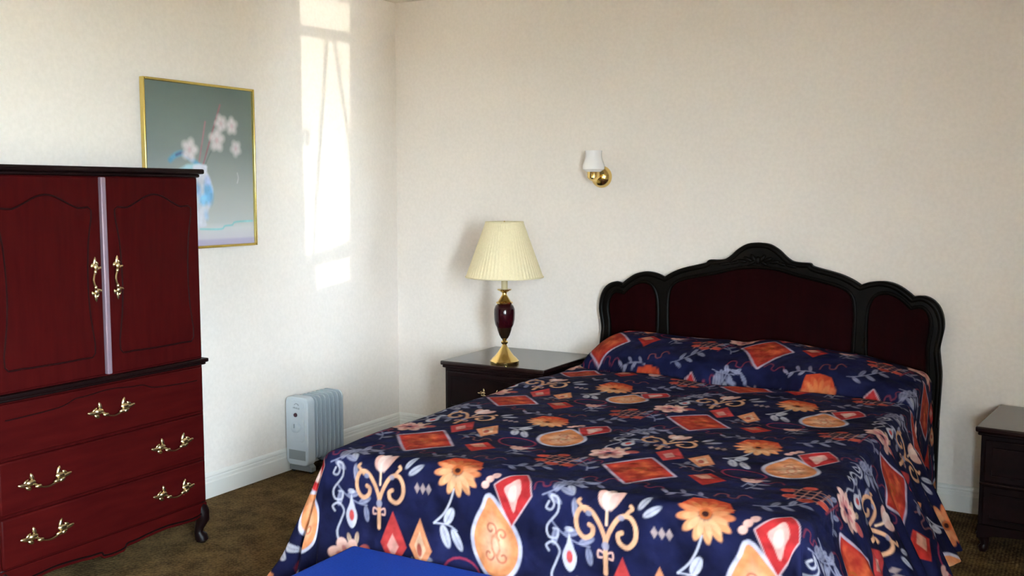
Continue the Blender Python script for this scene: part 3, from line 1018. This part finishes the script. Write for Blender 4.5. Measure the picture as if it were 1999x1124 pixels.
# pillow ridge
yb = 4.36 + 0.10 * np.clip((-1.55 - Ucl) / 0.6, 0, 1) ** 1.2 - 0.03 * np.clip((Ucl + 1.0) / 0.4, 0, 1) + 0.012 * np.sin(Ucl * 14)
endf = np.clip((Ucl - BXL) / 0.16, 0, 1)
endr = np.clip((BXR - Ucl) / 0.30, 0, 1)
Hh = (0.144 - 0.02 * np.clip((Ucl + 1.25) / 0.5, 0, 1)) * np.sqrt(np.sin(endf * math.pi / 2)) * (0.45 + 0.55 * np.sin(endr * math.pi / 2)) * (1 - 0.10 * np.exp(-((Ucl + 1.40) / 0.06) ** 2))
q = np.clip((Vcl - yb) / (4.66 - yb), 0, 1)
hump = Hh * np.where(q > 0, (1 - (1 - q) ** 2.6) ** 0.62, 0)
back = np.clip((Vcl - 4.70) / 0.16, 0, 1)
hump = hump * (1 - 0.55 * back ** 2)
groove = -0.028 * np.exp(-((Vcl - yb + 0.008) / 0.018) ** 2) * np.clip(Hh / 0.1, 0, 1)
ripple = 0.004 * np.sin(Ucl * 9 + 1.3 * np.sin(Vcl * 4)) + 0.0035 * np.sin(Vcl * 11 + 2 * np.sin(Ucl * 5)) + 0.004 * np.sin((Ucl - Vcl) * 7)
ripple += 0.005 * np.exp(-((Vcl - yb + 0.09) / 0.03) ** 2) * np.sin(Ucl * 23)
Z = BZT + hump + groove + ripple - down
X = Ucl + dirx * out
Y = Vcl + diry * out
Y = Y - 0.040 * np.exp(-((q - 0.20) / 0.16) ** 2) * np.clip(Hh / 0.14, 0, 1) * (q > 0)
Z = np.maximum(Z, 0.012)
# print coordinates (the cloth lies a touch askew)
pu = U + 1.650 + 0.085 * np.minimum(V - 2.55, 1.3)
tuck = (Vcl > yb).astype(float)
climb = np.zeros_like(Z)
climb[1:] = np.cumsum(np.hypot(step, np.diff(BZT + hump, axis=0)) - step, 0)
pv = V - 2.565 + 0.37 * tuck * tuck * (3 - 2 * tuck) + climb
cols = sample_tile(pu, pv)
ny, nx = U.shape
idx = np.arange(nx * ny).reshape(ny, nx)
quads = np.stack([idx[:-1, :-1], idx[:-1, 1:], idx[1:, 1:], idx[1:, :-1]], -1)
keep = (s_[:-1, :-1] < DROP) & (s_[1:, 1:] < DROP) & (s_[1:, :-1] < DROP) & (s_[:-1, 1:] < DROP)
quads = quads[keep]
used = np.zeros(nx * ny, bool)
used[quads.ravel()] = True
remap = np.cumsum(used) - 1
Vt = np.stack([X, Y, Z], -1).reshape(-1, 3)[used]
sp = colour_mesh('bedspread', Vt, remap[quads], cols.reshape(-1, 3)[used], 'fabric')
tag(sp, 'navy quilted bedspread printed with red diamonds, orange daisies and cream scrolls', 'bedspread')

# ------------------------------------------------------------------ blue bench at the foot of the bed
bn = thing('bench', 'low bench with bright blue top at the foot of the bed', 'bench', (-1.44, 2.265, 0))
MB().box(-0.55, 0.55, -0.215, 0.215, 0.255, 0.332).build('seat_pad', 'blue', bn, bevel=0.012, seg=3)
MB().box(-0.53, 0.53, -0.195, 0.195, 0.20, 0.254).build('seat_rail', 'blue', bn, bevel=0.006)
for sx_ in (-1, 1):
    for sy_ in (-1, 1):
        MB().lathe([(0.016, 0.0), (0.018, 0.004), (0.026, 0.199)], 14, (sx_ * 0.49, sy_ * 0.16, 0)).build('leg', 'black', bn)


# ------------------------------------------------------------------ nightstands (front looks along -Y)
def nightstand(label, loc, rz, Wd, D, H, group):
    n = thing('nightstand', label, 'nightstand', loc, rz, group)
    hw_ = Wd / 2
    MB().box(-hw_ + 0.02, hw_ - 0.02, -D / 2 + 0.02, D / 2 - 0.005, 0.09, H - 0.032).build('case', 'mahogany', n, bevel=0.003)
    MB().box(-hw_ + 0.008, hw_ - 0.008, -D / 2 + 0.008, D / 2, H - 0.036, H - 0.022).build('top_moulding', 'mahogany', n, bevel=0.005)
    MB().box(-hw_, hw_, -D / 2, D / 2, H - 0.022, H).build('top', 'mahogany_top', n, bevel=0.006, seg=3)
    zm = (0.10 + H - 0.045) / 2
    for za, zb in ((zm + 0.008, H - 0.050), (0.115, zm - 0.008)):
        d_ = MB().box(-hw_ + 0.035, hw_ - 0.035, -D / 2 + 0.008, -D / 2 + 0.022, za, zb).build('drawer', 'mahogany', n, bevel=0.006, seg=3)
        x0, x1 = -hw_ + 0.065, hw_ - 0.065
        loop = [(x0, za + 0.03), (x1, za + 0.03), (x1, zb - 0.03), (0.10, zb - 0.03), (0.0, zb - 0.022), (-0.10, zb - 0.03), (x0, zb - 0.03)]
        MB().tube([(x, -D / 2 + 0.008, z) for x, z in loop], 0.003, 6, True).build('panel_moulding', 'mahogany', d_)
        pull(d_, PULL_S, (0, -D / 2 + 0.007, (za + zb) / 2 + 0.005))
    MB().box(-hw_ + 0.022, hw_ - 0.022, -D / 2 + 0.004, -D / 2 + 0.02, zm - 0.006, zm + 0.006).build('divider_moulding', 'mahogany_top', n, bevel=0.004)
    ap = [(-hw_ + 0.02, 0.115), (-hw_ + 0.02, 0.06), (-hw_ + 0.09, 0.075), (-0.08, 0.085), (0, 0.065), (0.08, 0.085), (hw_ - 0.09, 0.075), (hw_ - 0.02, 0.06), (hw_ - 0.02, 0.115)]
    MB().prism_xz(ap[::-1], -D / 2 + 0.010, -D / 2 + 0.026).build('apron', 'mahogany', n, smooth=False)
    for sx_ in (-1, 1):
        for sy_ in (-1, 1):
            x, y = sx_ * (hw_ - 0.045), sy_ * (D / 2 - 0.045)
            MB().tube([(x, y, 0.10), (x + sx_ * 0.008, y + sy_ * 0.008, 0.07), (x, y, 0.03), (x + sx_ * 0.006, y + sy_ * 0.006, 0.012), (x + sx_ * 0.006, y + sy_ * 0.006, 0)],
                      [0.024, 0.026, 0.016, 0.020, 0.014], 10).build('leg', 'mahogany', n)
    return n


ns_group = 'nightstands either side of the bed'
nightstand('dark mahogany nightstand carrying the brass table lamp', (-2.592, 4.625, 0), 0.0, 0.61, 0.57, 0.578, ns_group)
nightstand('dark nightstand with bare top, cut off by the right edge of the picture', (-0.058, 4.615, 0), math.radians(-6), 0.55, 0.52, 0.515, ns_group)

# ------------------------------------------------------------------ table lamp
lz = 0.578
lp = thing('table_lamp', 'brass and burgundy table lamp with a cream pleated shade', 'lamp', (-2.565, 4.435, lz))
base = [(0.0, 0.0), (0.072, 0.0), (0.074, 0.004), (0.074, 0.014), (0.068, 0.020), (0.062, 0.028), (0.048, 0.040), (0.034, 0.058), (0.022, 0.076), (0.014, 0.088), (0.011, 0.098)]
MB().lathe(base[1:], 40).build('base', 'brass', lp)
MB().lathe([(0.010, 0.097), (0.017, 0.104), (0.018, 0.110), (0.010, 0.118), (0.013, 0.126), (0.018, 0.130)], 28).build('stem', 'brass', lp)
MB().lathe([(0.017, 0.128), (0.027, 0.146), (0.036, 0.172), (0.0395, 0.188)], 32).build('urn_foot', mat('dark_bronze', (0.05, 0.026, 0.012), 0.2, 0.6), lp)
MB().lathe([(0.040, 0.186), (0.047, 0.200), (0.052, 0.225), (0.0535, 0.255), (0.0525, 0.278), (0.046, 0.295), (0.036, 0.304)], 36).build('urn', 'urn', lp)
MB().lathe([(0.034, 0.302), (0.042, 0.308), (0.043, 0.314), (0.034, 0.318), (0.026, 0.330), (0.018, 0.342), (0.012, 0.352), (0.012, 0.362)], 32).build('urn_cap', 'brass', lp)
MB().lathe([(0.010, 0.360), (0.022, 0.368), (0.036, 0.376), (0.037, 0.380), (0.016, 0.380)], 32).build('drip_pan', 'brass', lp)
MB().lathe([(0.0165, 0.379), (0.0165, 0.50)], 24).build('candle_sleeve', 'candle', lp)
MB().lathe([(0.014, 0.499), (0.024, 0.53), (0.030, 0.57), (0.022, 0.605), (0.008, 0.615)], 20).build('bulb', 'opal', lp)
for s in (-1, 1):
    MB().tube([(s * x, 0, z) for x, z in catmull([(0.014, 0.495), (0.045, 0.53), (0.050, 0.60), (0.030, 0.68), (0.004, 0.705)], 4)], 0.002, 6).build('harp', 'brass', lp)
n = 120
rb, rt, zb, zt = 0.196, 0.094, 0.440, 0.722
v, f = [], []
for k in range(n):
    a_ = 2 * math.pi * k / n
    e = 1.0 + (0.010 if k % 2 else -0.004)
    for (r_, z_) in ((rb * e, zb), (rt * e, zt), (rt * e - 0.003, zt), (rb * e - 0.003, zb)):
        v.append((r_ * math.cos(a_), r_ * math.sin(a_), z_))
for k in range(n):
    j = (k + 1) % n
    for i in range(4):
        f.append((k * 4 + i, j * 4 + i, j * 4 + (i + 1) % 4, k * 4 + (i + 1) % 4))
sh = MB().add(v, f).build('shade', 'shade', lp, smooth=False)
for r_, z_ in ((rb, zb + 0.003), (rt, zt - 0.003)):
    MB().tube([((r_ + 0.001) * math.cos(2 * math.pi * k / 60), (r_ + 0.001) * math.sin(2 * math.pi * k / 60), z_) for k in range(60)], 0.0035, 6, True).build('shade_trim', 'shade', sh)
MB().tube([(-rt, 0, zt - 0.012), (rt, 0, zt - 0.012)], 0.0018, 6).tube([(0, -rt, zt - 0.012), (0, rt, zt - 0.012)], 0.0018, 6).build('spider', 'brass', lp)
MB().lathe([(0.004, zt - 0.016), (0.007, zt - 0.010), (0.004, zt - 0.004), (0.002, zt + 0.004)], 14).build('finial', 'brass', lp)

# ------------------------------------------------------------------ wall sconce
sc = thing('wall_sconce', 'small brass wall sconce with an upturned white glass shade', 'sconce', (-2.255, YB, 1.50))
MB().lathe([(0.058, 0.0), (0.058, -0.006), (0.054, -0.018), (0.044, -0.032), (0.028, -0.042), (0.010, -0.046)], 32, (0, 0, 0.028), 'y').build('backplate', 'brass', sc)
MB().tube([(0, -0.04, 0.028), (0, -0.075, 0.018), (0, -0.10, 0.02), (0, -0.105, 0.035)], 0.009, 10).build('arm', 'brass', sc)
MB().lathe([(0.012, 0.006), (0.022, 0.012), (0.032, 0.022), (0.033, 0.050), (0.035, 0.056)], 28, (0, -0.105, 0)).build('shade_cup', 'brass', sc)
MB().lathe([(0.036, 0.052), (0.056, 0.066), (0.058, 0.082), (0.050, 0.105), (0.043, 0.125), (0.042, 0.145), (0.044, 0.162), (0.041, 0.162), (0.039, 0.145), (0.040, 0.125), (0.047, 0.104), (0.054, 0.082), (0.052, 0.068), (0.034, 0.056)], 32, (0, -0.105, 0), closed=True).build('shade', 'opal', sc)

# ------------------------------------------------------------------ oil-filled radiator by the left wall
rd = thing('radiator', 'pale grey oil-filled electric radiator with ribbed fins beside the left wall', 'radiator', (-3.492, 4.03, 0))


def rrect(w_, z0_, z1_, r_, n_=6):
    p = []
    for cx_, cz_, a0 in ((w_ - r_, z1_ - r_, 0), (-w_ + r_, z1_ - r_, 90), (-w_ + r_, z0_ + r_, 180), (w_ - r_, z0_ + r_, 270)):
        for k in range(n_ + 1):
            a_ = math.radians(a0 + 90 * k / n_)
            p.append((cx_ + r_ * math.cos(a_), cz_ + r_ * math.sin(a_)))
    return p


fin = MB()
fin.prism_xz(rrect(0.072, 0.065, 0.398, 0.035), -0.0045, 0.0045)
fin.prism_xz(rrect(0.034, 0.11, 0.36, 0.03), -0.009, 0.009)
fin_me = fin.mesh('fin')
for k in range(7):
    link('fin', fin_me, 'rad', rd, smooth=False, bevel=0.003, loc=(0, -0.045 + 0.034 * k, 0))
for z_ in (0.10, 0.365):
    MB().lathe([(0.018, -0.07), (0.018, 0.165)], 16, (0, 0, z_), 'y').build('oil_tube', 'rad', rd)
cp = MB().prism_xz(rrect(0.074, 0.045, 0.402, 0.032), -0.125, -0.066).build('control_box', 'rad_panel', rd, smooth=False, bevel=0.006, seg=3)
MB().prism_xz(rrect(0.052, 0.17, 0.385, 0.026), -0.129, -0.124).build('control_plate', 'rad_panel', cp, smooth=False, bevel=0.002)
MB().lathe([(0.011, 0.0), (0.010, -0.005)], 20, (-0.002, -0.129, 0.310), 'y').build('indicator_light', 'knob_red', cp)
MB().lathe([(0.027, 0.0), (0.026, -0.012), (0.020, -0.016)], 28, (0.0, -0.128, 0.245), 'y').build('thermostat_dial', 'rad_panel', cp)
MB().box(-0.003, 0.003, -0.147, -0.143, 0.245, 0.266).build('dial_pointer', 'ink', cp)
lg = MB()
lg.tube([(0.004 + 0.015 * math.cos(math.radians(a_)), -0.1295, 0.356 + 0.013 * math.sin(math.radians(a_))) for a_ in range(20, 170, 15)], 0.0022, 5)
for k in range(6):
    lg.box(-0.018 + 0.0075 * k, -0.0135 + 0.0075 * k, -0.1302, -0.1288, 0.344 - 0.0008 * k, 0.351 - 0.0008 * k + 0.002 * (k % 2))
lg.build('logo_print', 'ink', cp)
MB().box(-0.055, 0.055, -0.1255, -0.1245, 0.075, 0.125).build('vent_recess', 'rad_dark', cp, smooth=False)
for yy in (-0.085, 0.135):
    ft = MB().prism_xz([(-0.074, 0.035), (-0.074, 0.012), (0.074, 0.012), (0.074, 0.035), (0.04, 0.068), (-0.04, 0.068)], yy - 0.018, yy + 0.018).build('foot_bracket', 'rad_dark', rd, smooth=False, bevel=0.003)
    for s in (-1, 1):
        MB().lathe([(0.012, -0.008), (0.014, -0.005), (0.014, 0.005), (0.012, 0.008)], 16, (s * 0.058, yy, 0.014), 'x').build('caster', 'black', ft)

# ------------------------------------------------------------------ framed picture on the left wall
PY0, PY1, PZ0, PZ1 = 3.060, 3.730, 1.188, 1.945
pic = thing('picture', 'gilt framed flower print hanging half behind the armoire', 'picture', (XL, (PY0 + PY1) / 2, PZ0), math.radians(90))
hw_, hh_ = (PY1 - PY0) / 2, PZ1 - PZ0
for s in (-1, 1):
    MB().box(s * hw_ - 0.0045 * (1 + s), s * hw_ + 0.0045 * (1 - s), -0.028, -0.002, 0, hh_).build('frame_side', 'gold', pic, bevel=0.003)
for z_ in (0, hh_ - 0.012):
    MB().box(-hw_ + 0.012, hw_ - 0.012, -0.028, -0.002, z_, z_ + 0.012).build('frame_rail', 'gold', pic, bevel=0.003)
nxp, nyp = 260, 294
gx = np.linspace(-hw_ + 0.010, hw_ - 0.010, nxp)
gz = np.linspace(0.010, hh_ - 0.010, nyp)
PX, PZ = np.meshgrid(gx, gz)
pp = Paint(PX, PZ, (0.3, 0.33, 0.31), gx[1] - gx[0])
pp.NZ = smooth_noise(nxp, nyp, 20, seed=8)
tz = PZ / hh_
keyz = [0.0, 0.045, 0.06, 0.12, 0.16, 0.35, 0.6, 1.0]
keyc = np.array([(0.50, 0.45, 0.60), (0.52, 0.48, 0.64), (0.66, 0.64, 0.70), (0.70, 0.70, 0.72), (0.58, 0.60, 0.60), (0.46, 0.49, 0.48), (0.25, 0.29, 0.275), (0.150, 0.195, 0.175)])
pp.C = np.stack([np.interp(tz, keyz, keyc[:, i]) for i in range(3)], -1)


def pc(u_, v_):
    p = on_x(u_, v_, XL + 0.02)
    return (p.y - (PY0 + PY1) / 2, p.z - PZ0)


def pstroke(px, w, col, am=1.0, sub=4, soft=2.0):
    pp.stroke([pc(*q_) for q_ in px], w, col, 0.2, am, sub, soft)


pstroke([(393, 447), (433, 447), (441, 441), (455, 439), (462, 433), (494, 431)], 0.008, (0.20, 0.66, 0.68), 0.8)
pstroke([(431, 205), (414, 265), (397, 327)], 0.009, (0.38, 0.16, 0.19), 0.9)
pstroke([(402, 238), (396, 280), (389, 325)], 0.009, (0.46, 0.22, 0.25), 0.85)
pstroke([(418, 288), (409, 305), (401, 325)], 0.006, (0.15, 0.20, 0.18), 0.8)
pstroke([(334, 312), (344, 303), (358, 299), (372, 308), (392, 324)], 0.024, (0.14, 0.40, 0.62), 0.9, 4, 4)
pstroke([(346, 302), (360, 298), (374, 308)], 0.012, (0.10, 0.13, 0.28), 0.85, 4, 3)
pstroke([(355, 334), (370, 326), (390, 326)], 0.026, (0.46, 0.72, 0.82), 0.85, 4, 4)
vase = [pc(*q_) for q_ in ((380, 322), (404, 322), (406, 335), (412, 350), (418, 370), (416, 392), (409, 412), (404, 430), (404, 442), (378, 444), (378, 430), (370, 412), (365, 392), (364, 370), (372, 350), (378, 335))]
pp.poly(catmull(vase, 3, True), (0.72, 0.74, 0.84), 0.15, soft=3)
for (u_, v_, rx, ry, c_) in ((409, 376, 0.028, 0.055, (0.13, 0.46, 0.80)), (400, 390, 0.030, 0.026, (0.22, 0.58, 0.86)), (407, 352, 0.018, 0.022, (0.50, 0.58, 0.84)), (405, 420, 0.012, 0.020, (0.42, 0.62, 0.84)), (388, 370, 0.020, 0.030, (0.30, 0.52, 0.82))):
    q_ = pc(u_, v_)
    pp.ell(q_[0], q_[1], rx, ry, 10, c_, 0.3, 0.85, 5)
for (u_, v_, r_) in ((433, 241, 0.026), (454, 246, 0.026), (425, 274, 0.034), (462, 290, 0.024), (372, 292, 0.034)):
    q_ = pc(u_, v_)
    for k in range(5):
        a_ = 2 * math.pi * k / 5 + u_
        pp.ell(q_[0] + 0.75 * r_ * math.cos(a_), q_[1] + r_ * math.sin(a_) * 0.9, r_ * 0.66, r_ * 0.56, math.degrees(a_), (0.80, 0.72, 0.74), 0.12, 0.85, 6)
    pp.ell(q_[0], q_[1], r_ * 0.25, r_ * 0.3, 0, (0.66, 0.40, 0.46), 0.2, 0.7, 4)
pstroke([(465, 338), (467, 347), (465, 357)], 0.005, (0.70, 0.70, 0.72), 0.7)
idx = np.arange(nxp * nyp).reshape(nyp, nxp)
quads = np.stack([idx[:-1, :-1], idx[:-1, 1:], idx[1:, 1:], idx[1:, :-1]], -1).reshape(-1, 4)
Vp = np.stack([PX, np.full_like(PX, -0.014), PZ], -1).reshape(-1, 3)
colour_mesh('print', Vp, quads, np.clip(pp.C, 0, 1).reshape(-1, 3) * 0.95, 'canvas', pic)
MB().box(-hw_ + 0.010, hw_ - 0.010, -0.013, -0.003, 0.010, hh_ - 0.010).build('backing_board', 'rad_panel', pic, smooth=False)
